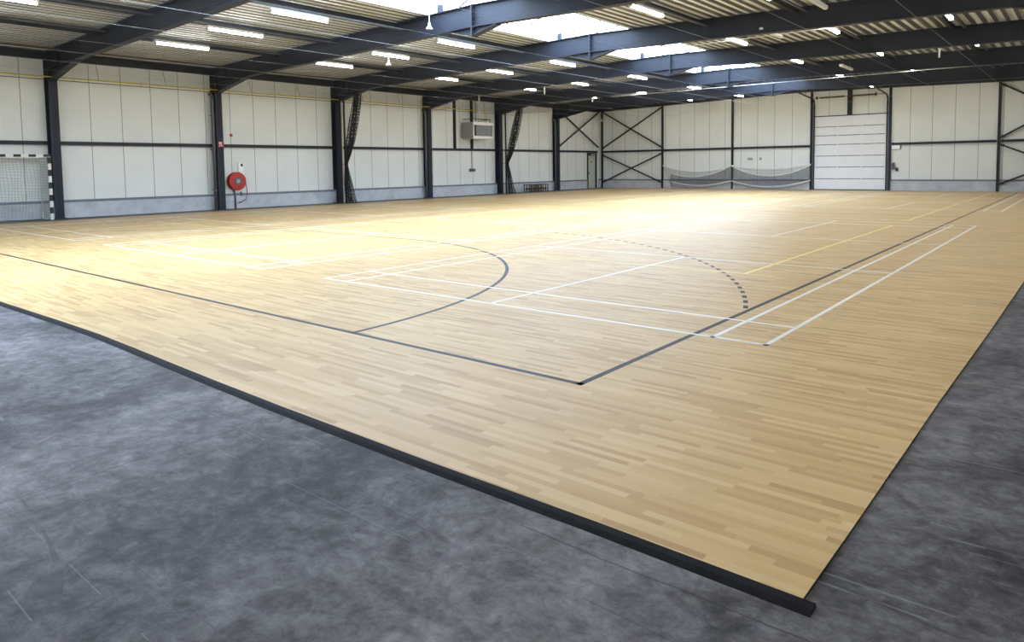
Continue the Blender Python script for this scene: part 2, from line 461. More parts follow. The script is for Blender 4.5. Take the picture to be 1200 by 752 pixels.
# crossed braces
def brace(a, b, label, axis):
    mb = MB().bar(a, b, .075, .075)
    d = (Vector(b) - Vector(a)).normalized()
    o = mb.build('steel_brace', STEEL_L, origin=a)
    tag(o, label, 'brace', 'crossed steel braces')
    for p, s in ((Vector(a), 1), (Vector(b), -1)):
        q = p + d * s * .13
        g = MB().box(q.x - (.07 if axis == 'x' else .006), q.x + (.07 if axis == 'x' else .006), q.y - (.07 if axis == 'y' else .006), q.y + (.07 if axis == 'y' else .006), q.z - .055, q.z + .055)
        g.build('gusset_plate', STEEL_L, o)
yb = 35.05
brace((-24.0, yb, 5.15), (-19.53, yb, 2.66), 'upper brace on the end wall sloping down away from the corner', 'x')
brace((-24.0, yb + .04, 2.68), (-19.53, yb + .04, 5.18), 'upper brace on the end wall sloping up away from the corner', 'x')
brace((-24.0, yb, 2.24), (-19.53, yb, .40), 'lower brace on the end wall sloping down away from the corner', 'x')
brace((-24.0, yb + .04, .38), (-19.53, yb + .04, 2.24), 'lower brace on the end wall sloping up away from the corner', 'x')
brace((-1.47, yb, 5.16), (2.7, yb, 2.66), 'upper brace sloping down from the last end wall post in view', 'x')
brace((-1.47, yb + .04, 2.60), (2.7, yb + .04, 5.10), 'upper brace sloping up from the last end wall post in view', 'x')
brace((-1.47, yb, 2.28), (2.7, yb, .40), 'lower brace sloping down from the last end wall post in view', 'x')
brace((-1.47, yb + .04, .36), (2.7, yb + .04, 2.24), 'lower brace sloping up from the last end wall post in view', 'x')
xb = -24.18
brace((xb, fy(5) + .2, 5.05), (xb, 34.85, 2.75), 'brace on the side wall sloping down towards the corner, above the side door', 'y')
brace((xb + .05, fy(5) + .2, 2.75), (xb + .05, 34.85, 5.12), 'brace on the side wall rising towards the corner, above the side door', 'y')

# ------------------------------------------------------------------ sports floor
edge = [(-22.9, -3.25), (-12, -3.25), (-8.6, -3.245), (-7.77, -3.23), (-6.87, -3.21), (-5.9, -3.185), (-5.04, -3.175), (-4.34, -3.19), (-3.49, -3.215), (-2.77, -3.235), (-1.9, -3.25), (-.56, -3.255), (.46, -3.245), (1.29, -3.25)]
right = [(1.30, -2.6), (1.32, -.7), (1.36, 1.6), (1.40, 4.9), (1.42, 12), (1.42, 35.12), (-22.9, 35.12)]
sf = struct(MB().prism(edge + right, 'z', -.004, 0.0).build('sports_floor', WOOD), 'pale wood strip sports floor with painted court lines', 'floor')
MB().prism(edge + right, 'z', ZF, -.0041).build('underlay', FOAM, sf)
def seg(mb, a, b, w, z):
    a, b = Vector((*a, 0)), Vector((*b, 0)); d = (b - a).normalized(); s = Vector((-d.y, d.x, 0)) * w / 2
    mb.prism([(p.x, p.y) for p in (a - s, b - s, b + s, a + s)], 'z', .0002, z)
def ring(mb, c, r, a0, a1, w, z, n):
    for i in range(n):
        t0, t1 = a0 + (a1 - a0) * i / n, a0 + (a1 - a0) * (i + 1) / n
        q = [(c[0] + rr * math.cos(t), c[1] + rr * math.sin(t)) for rr, t in ((r - w, t0), (r, t0), (r, t1), (r - w, t1))]
        mb.prism(q, 'z', .0002, z)
hx, hy, hm = -.63, -1.77, 16.25
hcx = hx - 10; hfar = 2 * hm - hy
mb = MB(); lw, z = .05, .0008
seg(mb, (hx, hy + lw / 2), (hx - 20, hy + lw / 2), lw, z)
seg(mb, (hx - lw / 2, hy), (hx - lw / 2, hfar), lw, z)
seg(mb, (hx - 20 + lw / 2, hy), (hx - 20 + lw / 2, hfar), lw, z)
seg(mb, (hx, hfar), (hx - 20, hfar), lw, z)
seg(mb, (hx, hm), (hx - 20, hm), lw, z)
for s, y0 in ((1, hy), (-1, hfar)):
    for sx in (1, -1):
        c = (hcx + sx * 1.5, y0)
        a0 = 0 if sx > 0 else math.pi
        a1 = math.pi / 2
        ring(mb, c, 6.0, s * a0, s * a1, lw, z, 40)
        # dashed free-throw arc
        r = 9.0; st = .15 / r; amax = math.acos(8.5 / 9.0)
        t = amax + .02
        while t < math.pi / 2:
            tt = (t, t + st) if sx > 0 else (math.pi - t, math.pi - t - st)
            ring(mb, c, r, s * tt[0], s * tt[1], lw, z, 1); t += 2 * st
    seg(mb, (hcx - 1.5, y0 + s * (6 - lw / 2)), (hcx + 1.5, y0 + s * (6 - lw / 2)), lw, z)
    x = hcx - 1.5
    while x < hcx + 1.5:
        seg(mb, (x, y0 + s * (9 - lw / 2)), (x + .15, y0 + s * (9 - lw / 2)), lw, z); x += .3
    seg(mb, (hcx - .5, y0 + s * 7), (hcx + .5, y0 + s * 7), lw, z)
    seg(mb, (hcx - .075, y0 + s * 4.05), (hcx + .075, y0 + s * 4.05), lw * 1.6, z)
mb.build('handball_marking', BLACKTAPE, sf)['label'] = 'dark handball court lines'
for cx0 in (0.0, -7.6, -15.2):
    for cy0 in (0.0, 19.05):
        mb = MB(); w_, z = .04, .0016
        X0, X1 = cx0 - 6.1, cx0
        Y1 = cy0 + 13.4
        for yy in (cy0 + .02, cy0 + .78, cy0 + 4.70, cy0 + 8.70, Y1 - .78, Y1 - .02): seg(mb, (X0, yy), (X1, yy), w_, z)
        for xx in (X0 + .02, X0 + .48, X1 - .48, X1 - .02): seg(mb, (xx, cy0), (xx, Y1), w_, z)
        for a, b in ((cy0, cy0 + 4.72), (cy0 + 8.68, Y1)): seg(mb, ((X0 + X1) / 2, a), ((X0 + X1) / 2, b), w_, z)
        mb.build('badminton_marking', WHITETAPE, sf)['label'] = 'white badminton court lines'
for y0, y1 in ((3.58, 12.58), (14.3, 23.3), (24.7, 33.7)):
    mb = MB(); z = .0012
    for yy in (y0, y1): seg(mb, (-19.6, yy), (-1.2 if yy == y0 else -1.58, yy), .04, z)
    for xx in (-1.6, -10.6, -19.6, -7.6, -13.6): seg(mb, (xx, y0), (xx, y1), .05 if xx in (-1.6, -19.6) else .03, z)
    mb.build('volleyball_marking', YELLOWTAPE, sf)['label'] = 'yellow volleyball court lines'
# ramp strip along the near edge
mb = MB()
for (xa, ya), (xb_, yb_) in zip(edge[:-1], edge[1:]):
    q = [(xa, ya - .0), (xb_, yb_ - .0)]
    prof = ((0.0, .003), (-.04, .001), (-.066, ZF + .002), (-.068, ZF + .0002), (0.0, ZF + .0002))
    if xb_ > 1.28: xb2 = 1.335
    else: xb2 = xb_
    vs = [(xa, ya + d, h) for d, h in prof] + [(xb2, yb_ + d, h) for d, h in prof]
    n = len(prof)
    mb.add(vs, [(i, (i + 1) % n, (i + 1) % n + n, i + n) for i in range(n)] + [tuple(range(n)), tuple(range(2 * n - 1, n - 1, -1))])
tag(mb.build('ramp_strip', RUBBER), 'black rubber strip along the near edge of the wooden floor', 'edging strip')

# ------------------------------------------------------------------ roof lamps, purlins, wires, net
ROWS = [(-19.62, 'row nearest the side wall'), (-16.50, 'second row from the side wall'), (-13.40, 'row just left of the skylights'),
        (-6.66, 'first row beyond the skylights'), (-3.90, 'second row beyond the skylights'), (-1.05, 'third row beyond the skylights'), (1.75, 'row out of view')]  # last row is unseen, added to brighten the floor on that side
BAY = {-2: 'overhead behind the camera', -1: 'before the first roof beam', 0: 'between first and second roof beams', 1: 'between second and third roof beams', 2: 'between third and fourth roof beams',
       3: 'between fourth and fifth roof beams', 4: 'between fifth and sixth roof beams', 5: 'behind the sixth roof beam'}
lamp0 = None
def make_lamp():
    t = thing('tube_lamp', '', 'lamp', (0, 0, 0), 'lit tube lamps under the roof')
    MB().box(-.05, .05, -.80, .80, .045, .11).box(-.03, .03, -.84, .84, .06, .10).build('housing', WHITEP, t)
    mb = MB()
    mb.prism([(-.047, .045), (-.042, .0), (-.02, -.02), (.02, -.02), (.042, .0), (.047, .045)], 'y', -.79, .79)
    mb.build('diffuser', TUBE, t)
    for s in (-1, 1):
        MB().box(-.05, .05, s * .80 - .012, s * .80 + .012, -.025, .10).build('end_cap', WHITEP, t)
    for s in (-.5, .5): MB().tube([(0, s, .10), (0, s, .16)], .012, 6).build('hanger', GREYPIPE, t)
    return t
def dup(r, loc, label):
    c = r.copy(); COL.objects.link(c); c.location = loc; c['label'] = label
    for ch in kids[r.name]:
        d = ch.copy(); COL.objects.link(d); d.parent = c
    return c
lamp0 = make_lamp()
kids = {lamp0.name: [o for o in COL.objects if o.parent == lamp0]}
for k in range(-2, 6):
    for ri, (x, rl) in enumerate(ROWS):
        if ri == 6 and k > 3: continue
        y = fy(k) + (2.15 if ri < 3 else 2.0) + (.1 if k > 1 else 0)
        lab = 'lit tube lamp in %s, %s' % (rl, BAY[k])
        if k == -2 and ri == 0: lamp0.location = (x, y, 5.28); lamp0['label'] = lab
        else: dup(lamp0, (x, y, 5.28), lab)
# lamp rails / purlins
for ri, (x, rl) in enumerate(ROWS):
    mb = MB()
    mb.box(x - .03, x + .03, YN + .1, YF - .3, 5.415, 5.455)
    px = x - .30 if x < XRIDGE else x - .28
    o = tag(mb.build('lamp_rail', GREYPIPE), 'thin grey rail carrying the lamps of the ' + rl.replace('row', 'line', 1), 'rail', 'lamp rails')
    p = MB().box(px - .05, px + .05, YN + .1, YF - .25, zd(px) - .16, zd(px) - .015)
    tag(p.build('purlin', STEEL_L), 'dark purlin under the deck beside the ' + rl.replace('row', 'line of lamps', 1), 'purlin', 'dark purlins along the hall')
p = MB().tube([(-23.15, YN + .1, 5.34), (-23.15, YF - .3, 5.34)], .03, 6)
tag(p.build('conduit_pipe', BROWNW), 'thin dark pipe under the roof deck close to the side wall', 'pipe')
for y, x0, x1, zz, lab in ((15.15, -9.0, 3.13, 5.24, 'thin pale conduit crossing between the third and fourth roof beams'), (26.6, -18.0, 3.13, 5.16, 'thin pale conduit crossing between the fifth and sixth roof beams')):
    tag(MB().tube([(x0, y, zz), (x1, y, zz)], .014, 6).build('conduit_pipe', WHITEP), lab, 'pipe')
# switched-off lamps
for (x, y), lab in (((-5.1, 14.3), 'switched-off pale lamp bar beyond the skylights, between third and fourth beams'), ((-5.45, 23.4), 'switched-off pale lamp bar beyond the skylights, between fourth and fifth beams'), ((-3.0, 11.2), 'switched-off pale lamp bar at the top edge of the view, beyond the skylights')):
    t = thing('unlit_lamp', lab, 'lamp', (x, y, 5.16))
    MB().box(x - .05, x + .05, y - .8, y + .8, 5.13, 5.19).build('housing', WHITEP, t)
    MB().prism([(x - .06, 5.13), (x - .03, 5.10), (x + .03, 5.10), (x + .06, 5.13)], 'y', y - .78, y + .78).build('diffuser', DECK, t)
    for s in (-.5, .5): MB().tube([(x, y + s, 5.19), (x, y + s, zd(x) + .02)], .008, 6).build('hanger', GREYPIPE, t)
# small hanging devices
def pend(x, y, zt, zb, label, kind):
    t = thing('hanging_horn' if kind == 'bell' else 'hanging_bar', label, 'horn' if kind == 'bell' else 'sensor', (x, y, zb))
    MB().tube([(x, y, zb + .15), (x, y, zt)], .012, 6).build('stem', WHITEP, t)
    if kind == 'bell':
        MB().lathe([(0.001, .17), (.03, .17), (.045, .08), (.10, .0), (.001, .012)], (x, y, zb), 'z', 16).build('bell', WHITEP, t)
    else:
        MB().box(x - .025, x + .025, y - .025, y + .025, zb, zb + .30).box(x - .032, x + .032, y - .032, y + .032, zb + .27, zb + .31).build('bar', WHITEP, t)
pend(-16.6, 10.15, 5.40, 4.98, 'small white horn hanging under a lit lamp, behind the second roof beam', 'bell')
pend(-11.95, 7.66, 5.62, 5.22, 'small white horn under the nearest skylight edge', 'bell')
pend(-18.3, 21.1, 5.40, 4.92, 'slim white bar hanging under the roof near the farther black net', 'bar')
pend(-2.04, 21.3, 5.45, 4.92, 'slim white bar hanging under the roof above the sectional door', 'bar')
pend(-19.4, 26.9, 5.4, 5.0, 'slim white bar hanging under the roof above the corner braces', 'bar')
# support wires of the ceiling net
WX = [(-22.3, 'first'), (-20.2, 'second'), (-18.3, 'third'), (-16.4, 'fourth'), (-13.9, 'fifth'), (-11.6, 'sixth'), (-9.9, 'seventh'), (-7.6, 'eighth'), (-5.4, 'ninth'), (-3.2, 'tenth'), (-1.0, 'eleventh')]
for x, q in WX:
    zz = 4.56
    tag(MB().tube([(x, -3.0, zz), (x, 35.0, zz)], .0036, 5).build('support_wire', WIREM), 'thin steel wire under the roof beams, %s counted from the side wall' % q, 'wire', 'support wires of the ceiling net')
mb = MB(); pitch = .12; th = .0018
x = -24.0
while x < 2.7:
    mb.box(x - th / 2, x + th / 2, -3.0, 26.0, 4.545, 4.545 + th); x += pitch
y = -3.0
while y < 26.0:
    mb.box(-24.0, 2.7, y - th / 2, y + th / 2, 4.5421, 4.5421 + th); y += pitch
cn = tag(mb.build('ball_net', NETC), 'wide fine-meshed ball net stretched flat below the roof', 'net')
MB().tube([(-24.0, -3.0, 4.47), (-24.0, 26.0, 4.47)], .012, 6).build('edge_rope', BROWNW, cn)['label'] = 'brown edge rope'
for y in [1.0 + 2.1 * i for i in range(-1, 12)]:
    MB().tube([(-24.0, y, 4.47), (-24.02, y, 4.56)], .006, 5).build('tie', BROWNW, cn)

# ------------------------------------------------------------------ things along the side wall
# yellow gas pipe
g = thing('gas_pipe', 'yellow gas pipe running along the columns to the heater', 'pipe', (-23.97, 0, 4.56))
MB().tube([(-23.975, YN + .2, 4.56), (-23.975, 23.15, 4.56), (-23.98, 23.22, 4.53), (-23.98, 23.22, 3.95)], .022, 8).build('pipe', YELLOWP, g)
for k in range(0, 5):
    for dy in (1.35, 3.55):
        y = fy(k) + dy
        if y > 23: continue
        MB().tube([(-24.0, y, 4.56), (-24.2, y, 5.16)], .008, 6).build('pipe_hanger', STEEL_L, g)
# downpipes beside columns 1, 3, 5
for k, lab in ((1, 'grey downpipe beside the column with the red sign'), (3, 'grey downpipe beside the column before the heater'), (5, 'grey downpipe beside the column past the benches')):
    y = fy(k) - .20
    d = thing('downpipe', lab, 'pipe', (-24.12, y, ZF), 'downpipes beside the columns')
    MB().tube([(-24.335, y, 4.42), (-24.22, y, 4.40), (-24.13, y, 4.30), (-24.12, y, 4.15), (-24.12, y, ZF)], .055, 12).build('pipe', GREYPIPE, d, smooth=True)
    for zz in (.75, 2.3, 3.6):
        MB().lathe([(.055, -.03), (.064, -.03), (.064, .03), (.055, .03)], (-24.12, y, zz), 'z', 12).build('pipe_collar', GREYPIPE, d)
        MB().box(-24.395, -24.17, y - .012, y + .012, zz - .012, zz + .012).build('bracket', GREYPIPE, d)
# handball goal
gx, g0, g1, gh = -23.86, -.87, 2.21, 2.0
t = thing('handball_goal', 'black and white striped handball goal standing against the side wall', 'goal', (gx, .67, ZF))
PS = .08
def striped(name, a, b, first_white):
    a, b = Vector(a), Vector(b); L = (b - a).length; d = (b - a) / L
    p = MB().bar(a, b, PS, PS).build(name, BLACKP, t)
    s = 0.0; wh = first_white
    while s < L - .01:
        e = min(s + .2, L)
        if wh: MB().bar(a + d * s, a + d * e, PS + .004, PS + .004).build('white_band', WHITEP, p)
        s = e; wh = not wh
striped('post', (gx, g1, ZF), (gx, g1, gh), True)
striped('post', (gx, g0, ZF), (gx, g0, gh), True)
striped('crossbar', (gx, g1 + PS / 2, gh + PS / 2), (gx, g0 - PS / 2, gh + PS / 2), False)
bx = -24.30
for yy in (g0 + .05, g1 - .12):
    MB().tube([(gx - .03, yy, gh + .02), (bx + .05, yy, gh + .02), (bx, yy, gh - .05), (bx, yy, .06), (bx + .03, yy, .02), (gx, yy, .02)], .017, 8).build('rear_frame', CORDW, t, smooth=True)
MB().tube([(bx, g0, .02), (bx, g1 - .1, .02)], .02, 8).build('ground_bar', SILVER, t)
MB().tube([(bx, g0, gh - .05), (bx, g1 - .1, gh - .05)], .012, 8).build('top_cord', ROPE, t)
mb = MB(); th = .009
nyl, nzl = int((g1 - g0 - .15) / .09), 22
for i in range(nyl + 1):
    yy = g0 + .05 + i * .09
    pts = []
    for j in range(9):
        f = j / 8; zz = gh - .06 - f * (gh - .12)
        pts.append((bx + .03 + .10 * math.sin(math.pi * f) + .02 * math.sin(i * 1.7), yy + .02 * math.sin(f * 9 + i), zz))
    mb.tube(pts, th / 2, 3)
for j in range(nzl + 1):
    f = j / nzl; zz = gh - .06 - f * (gh - .12)
    mb.tube([(bx + .03 + .10 * math.sin(math.pi * f) + .02 * math.sin(i * .9), g0 + .05 + i * (g1 - g0 - .17) / 10, zz + .025 * math.sin(i * 1.3 + j)) for i in range(11)], th / 2, 3)
for j in range(nzl + 1):
    zz = gh - .06 - j * (gh - .12) / nzl
    mb.tube([(bx, g1 - .12, zz), (gx, g1 - .06, zz)], th / 2, 3)
for i in range(6):
    xx = bx + (gx - bx) * i / 5
    mb.tube([(xx, g1 - .12 + .012 * i, gh), (xx, g1 - .12 + .012 * i, .04)], th / 2, 3)
mb.build('goal_net', NETW, t)
# fire sign on the column
y = fy(1) + .03
s = thing('fire_sign', 'small red and white fire hose sign on the column', 'sign', (-24.03, y, 2.5))
MB().box(XC + .001, XC + .012, y - .10, y + .11, 2.40, 2.60).build('plate', REDP, s)
pc = MB().lathe([(.045, .0), (.045, .004), (.026, .004), (.026, .0)], (XC + .0125, y - .03, 2.52), 'x', 20)
pc.box(XC + .0125, XC + .016, y - .09, y + .03, 2.555, 2.585).box(XC + .0125, XC + .016, y + .012, y + .026, 2.43, 2.52).box(XC + .0125, XC + .016, y + .026, y + .075, 2.43, 2.447).box(XC + .0125, XC + .016, y - .09, y - .03, 2.42, 2.45)
pc.build('pictogram', WHITEP, s)
# small red call point tag on the wall
tag(MB().box(XW, XW + .03, 8.60, 8.70, 2.83, 2.93).build('alarm_tag', REDP), 'tiny red tag on the wall above the hose reel', 'tag')
# hose reel
hy_, hz = 8.72, 1.07
r = thing('hose_reel', 'red fire hose reel on the side wall, hose end hanging down', 'hose reel', (-24.28, hy_, hz))
MB().lathe([(.001, .0), (.34, .0), (.355, .012), (.34, .03), (.20, .04), (.20, .17), (.34, .18), (.355, .195), (.34, .21), (.15, .215), (.13, .235), (.001, .235)], (-24.34, hy_, hz), 'x', 36).build('drum', REDP, r, smooth=False)
MB().lathe([(.205, .045), (.32, .045), (.33, .06), (.33, .15), (.32, .165), (.205, .165)], (-24.34, hy_, hz), 'x', 32).build('wound_hose', REDD, r, smooth=True)
MB().lathe([(.001, .0), (.15, .0), (.15, .012), (.001, .016)], (-24.115, hy_, hz), 'x', 24).build('hub_plate', GREYPIPE, r)
lb = MB()
for i in range(7):
    a = i * .9 + .2
    lb.box(-24.10, -24.098, hy_ + .05 * math.cos(a) - .018, hy_ + .05 * math.cos(a) + .018, hz + .05 * math.sin(a) - .012, hz + .05 * math.sin(a) + .012)
lb.build('hub_marking', WHITEP, r)
MB().tube([(-24.2, hy_ + .33, hz + .05), (-24.17, hy_ + .37, hz - .2), (-24.16, hy_ + .39, hz - .5), (-24.17, hy_ + .33, hz - .72), (-24.2, hy_ + .12, hz - .84)], .016, 8).build('hose_end', REDD, r, smooth=True)
MB().tube([(-24.2, hy_ + .13, hz - .835), (-24.21, hy_ + .03, hz - .87)], [.022, .016], 8).build('nozzle', BLACKP, r)
MB().tube([(-24.36, hy_ - .06, hz - .15), (-24.33, hy_ - .06, hz - .4), (-24.33, hy_ - .03, hz - .6), (-24.33, hy_ - .03, ZF)], .035, 8).build('supply_pipe', GREYPIPE, r, smooth=True)
MB().lathe([(.001, -.03), (.05, -.03), (.05, .03), (.001, .03)], (-24.33, hy_ + .22, hz - .50), 'y', 12).tube([(-24.33, hy_ + .22, hz - .42), (-24.33, hy_ + .22, hz - .60)], .015, 6).build('stop_valve', GREYPIPE, r)
bx_ = thing('wall_box', 'small white notice box above the hose reel', 'box', (XW, 9.0, 1.62))
MB().box(XW, XW + .05, 8.88, 9.10, 1.46, 1.80).build('box_body', PURE, bx_)
MB().box(XW + .05, XW + .056, 8.98, 9.07, 1.65, 1.76).build('dark_button', BLACKP, bx_)
tag(MB().box(XW, XW + .012, 8.98, 9.14, 1.28, 1.42).build('notice_plate', PURE), 'small white notice plate just above the red drum', 'notice')

# gathered divider nets at frames 2 and 4
def curtain(k, lab, ropelab):
    y = fy(k) + .02
    t = thing('divider_net', lab, 'net', (-23.5, y, ZF), 'gathered black divider nets')
    # gathered bundle: diamond mesh wrapped round a drooping spine
    spine = [(-22.68, y, 4.80, .16), (-22.78, y, 4.3, .20), (-22.98, y, 3.6, .22), (-23.22, y, 2.75, .20), (-23.45, y, 2.1, .14), (-23.60, y, 1.70, .07), (-23.57, y, 1.45, .10), (-23.50, y, .9, .17), (-23.42, y, .35, .22), (-23.36, y, .0, .27)]
    ns, nr = 54, 30
    def P(f, a):
        q = f * (len(spine) - 1); i = min(int(q), len(spine) - 2); u = q - i
        s0, s1 = spine[i], spine[i + 1]
        x, yy, zz, rr = [s0[j] + (s1[j] - s0[j]) * u for j in range(4)]
        wob = 1 + .25 * math.sin(3 * a + 5 * f) + .12 * math.sin(7 * a)
        return (x + rr * wob * math.cos(a), yy + .7 * rr * wob * math.sin(a), zz)
    mb = MB()
    for i in range(nr):
        a = 2 * math.pi * i / nr
        for dirn in (1, -1):
            mb.tube([P(j / ns, a + dirn * j * .10) for j in range(ns + 1)], .006, 3)
    for j in range(0, ns + 1, 2):
        mb.tube([P(j / ns, 2 * math.pi * i / 14) for i in range(15)], .005, 3)
    # inner folds
    for i in range(12):
        a = 2 * math.pi * i / 12
        mb.tube([tuple(Vector(spine[j][:3]) + Vector((math.cos(a + j) * spine[j][3] * .5, math.sin(a + j) * spine[j][3] * .35, 0))) for j in range(len(spine))], .012, 3)
    mb.build('gathered_mesh', NETB, t)
    # loose part still spread between column and bundle
    mb = MB()
    top = lambda f: Vector((-23.72 + f * 1.0, y, 4.42 + f * .36))
    for i in range(9):
        f = i / 8
        a = top(f); b = Vector((-23.70 + f * .06, y, 1.72))
        mb.tube([tuple(a + (b - a) * (j / 6) + Vector((.10 * math.sin(math.pi * j / 6) * f, 0, 0))) for j in range(7)], .0035, 3)
    for j in range(1, 24):
        u = j / 24
        a = top(0) + (Vector((-23.70, y, 1.72)) - top(0)) * u; b = top(1) + (Vector((-23.64, y, 1.72)) - top(1)) * u
        mb.tube([tuple(a), tuple(b)], .003, 3)
    mb.build('loose_mesh', NETB, t)
    MB().lathe([(.05, -.03), (.085, -.03), (.085, .03), (.05, .03)], (-23.60, y, 1.70), 'z', 12).tube([(-23.68, y, 1.70), (-24.0, fy(k), 1.70)], .01, 6).build('tie_strap', NETB, t)
    tag(MB().tube([(-23.86, y + .02, ZF), (-23.86, y + .02, 4.49)], .02, 8).build('pull_rope', ROPE), ropelab, 'rope', 'pull ropes of the divider nets')
curtain(2, 'black divider net gathered on the nearer of the two net columns', 'beige pull rope beside the nearer gathered black net')
curtain(4, 'black divider net gathered beside the column past the heater', 'beige pull rope beside the farther gathered black net')
for k, lab in ((2, 'dark guide tube beside the nearer gathered black net'), (4, 'dark guide tube beside the farther gathered black net')):
    tag(MB().tube([(-23.78, fy(k) + .1, ZF), (-23.78, fy(k) + .1, 4.50)], .045, 8).build('guide_tube', STEEL_L), lab, 'tube', 'guide tubes of the divider nets')

# heater
hx0, hx1, y0, y1, z0, z1 = -24.26, -23.40, 21.60, 23.15, 3.03, 3.90
h = thing('gas_heater', 'grey and white gas air heater hung on the side wall', 'heater', (-23.9, 22.4, z0))
MB().box(hx0, hx1 - .06, y0, y1, z0, z1).build('case', HEATG, h)
f = MB().box(hx1 - .06, hx1, y0, y1, z1 - .15, z1 + .01).box(hx1 - .06, hx1, y0, y1, z0 - .01, z0 + .14).box(hx1 - .06, hx1, y0, y0 + .05, z0 + .14, z1 - .15).box(hx1 - .06, hx1, y1 - .05, y1, z0 + .14, z1 - .15)
f.build('front_frame', WHITEP, h)
MB().box(hx1 - .055, hx1 - .04, y0 + .05, y1 - .05, z0 + .14, z1 - .15).build('grille_back', BLACKP, h)
sl = MB()
for i in range(8):
    zz = z0 + .18 + i * .07
    sl.prism([(hx1 - .04, zz), (hx1 - .008, zz - .02), (hx1 - .004, zz - .01), (hx1 - .036, zz + .045)], 'y', y0 + .22, y1 - .12)
sl.build('louvres', GRILLE, h)
MB().box(hx0 - .05, hx0, y0 + .1, y0 + .5, z0 + .1, z1 - .15).build('rear_fan', BLACKP, h)
MB().tube([(-23.85, 22.55, z1), (-23.85, 22.55, 5.55)], .055, 10).build('flue', WHITEP, h, smooth=True)
MB().tube([(-23.95, 22.35, z1), (-23.95, 22.35, 5.5)], .02, 8).build('supply_pipe', GREYPIPE, h)
fr = MB()
for yy in (y0 + .1, y1 - .1):
    fr.bar((-24.3, yy, z1 + .18), (-23.5, yy, z1 + .18), .03).bar((-23.55, yy, z1 + .18), (-23.55, yy, z1), .02)
fr.bar((-23.55, y0 + .1, z1 + .18), (-23.55, y1 - .1, z1 + .18), .03)
fr.build('hanging_frame', BLACKP, h)
for y, lab in ((21.12, 'dark upright on the side wall just before the heater'), (22.45, 'dark upright on the side wall behind the heater')):
    tag(MB().box(XW, XW + .12, y - .055, y + .055, 2.52, 5.14).build('wall_upright', STEEL_L, origin=(XW, y, 2.52)), lab, 'post', 'uprights behind the heater')
sw = thing('switch_box', 'small dark switch box on the wall below the heater', 'switch', (XW, 22.45, 1.35))
MB().box(XW, XW + .10, 22.26, 22.66, 1.27, 1.43).build('box_body', GREYPIPE, sw)
MB().tube([(XW + .03, 22.45, 1.43), (XW + .03, 22.45, 2.42)], .014, 6).build('conduit', GREYPIPE, sw)
MB().lathe([(.001, .0), (.03, .0), (.03, .03), (.001, .03)], (XW + .10, 22.40, 1.35), 'x', 10).build('knob', BLACKP, sw)

# low benches
PLC = ['first', 'second', 'third', 'fourth']
BY = [26.40, 26.86, 27.36, 27.82]
def make_bench(lab, loc):
    t = thing('low_bench', lab, 'bench', loc, 'low benches along the side wall')
    X, Y, Z = loc
    MB().box(X - .30, X + .30, Y - .15, Y + .15, Z + .42, Z + .46).build('seat', BROWNW, t)
    for sx in (-.24, .24):
        for sy in (-.11, .11):
            MB().bar((X + sx, Y + sy * 1.1, Z), (X + sx, Y + sy, Z + .42), .045).build('leg', BROWNW, t)
        MB().bar((X + sx, Y - .11, Z + .07), (X + sx, Y + .11, Z + .07), .035).build('cross_bar', BROWNW, t)
    MB().bar((X - .24, Y, Z + .20), (X + .24, Y, Z + .20), .05, .08).build('stretcher', BROWNW, t)
    return t
ben = make_bench('', (-23.55, BY[0], 0))
kids[ben.name] = [o for o in COL.objects if o.parent == ben]
for i in range(4):
    lab = 'low dark bench by the side wall, %s of four from the heater' % PLC[i]
    if i == 0: ben['label'] = lab
    else: dup(ben, (-23.55, BY[i], 0), lab)

# side door in the corner
d = struct(MB().box(XW - .06, XW - .02, DS0, DS1, ZF, DSZ).build('door_1', DOORL), 'pale narrow side door in the far corner', 'door')
MB().box(XW - .1, XW + .06, DS0 - .09, DS0, ZF, DSZ + .18).build('door_frame', STEEL_L, d)
MB().box(XW - .1, XW + .06, DS1, DS1 + .09, ZF, DSZ + .18).build('door_frame', STEEL_L, d)
MB().box(XW - .1, XW + .06, DS0, DS1, DSZ, DSZ + .18).build('door_frame', STEEL_L, d)
MB().box(XW - .02, XW + .03, DS0 + .1, DS0 + .22, 1.0, 1.04).box(XW - .02, XW + .0, DS0 + .13, DS0 + .17, .93, 1.1).build('handle', BLACKP, d)
MB().box(XW - .02, XW - .008, DS0 + .42, DS0 + .52, 1.72, 1.84).build('notice', BLACKP, d)
es = thing('emergency_light', 'dim emergency light box above the corner side door', 'emergency light', (XW + .07, 34.33, 2.28))
MB().box(XW + .061, XW + .13, 34.05, 34.62, 2.19, 2.33).build('lamp_body', GREYPIPE, es)
MB().box(XW + .13, XW + .134, 34.08, 34.59, 2.205, 2.315).build('lamp_cover', HEATG, es)
cl = thing('corner_lamp', 'small white bell lamp high on the corner post', 'lamp', (-23.95, 34.9, 4.5))
MB().lathe([(.001, .16), (.05, .16), (.07, .08), (.17, .0), (.15, -.005), (.001, .02)], (-23.95, 34.9, 4.5), 'z', 18).build('lamp_shade', WHITEP, cl)
MB().tube([(-23.95, 34.9, 4.66), (-23.95, 34.9, 4.74), (-24.02, 35.05, 4.74)], .02, 6).build('bracket', STEEL_L, cl)

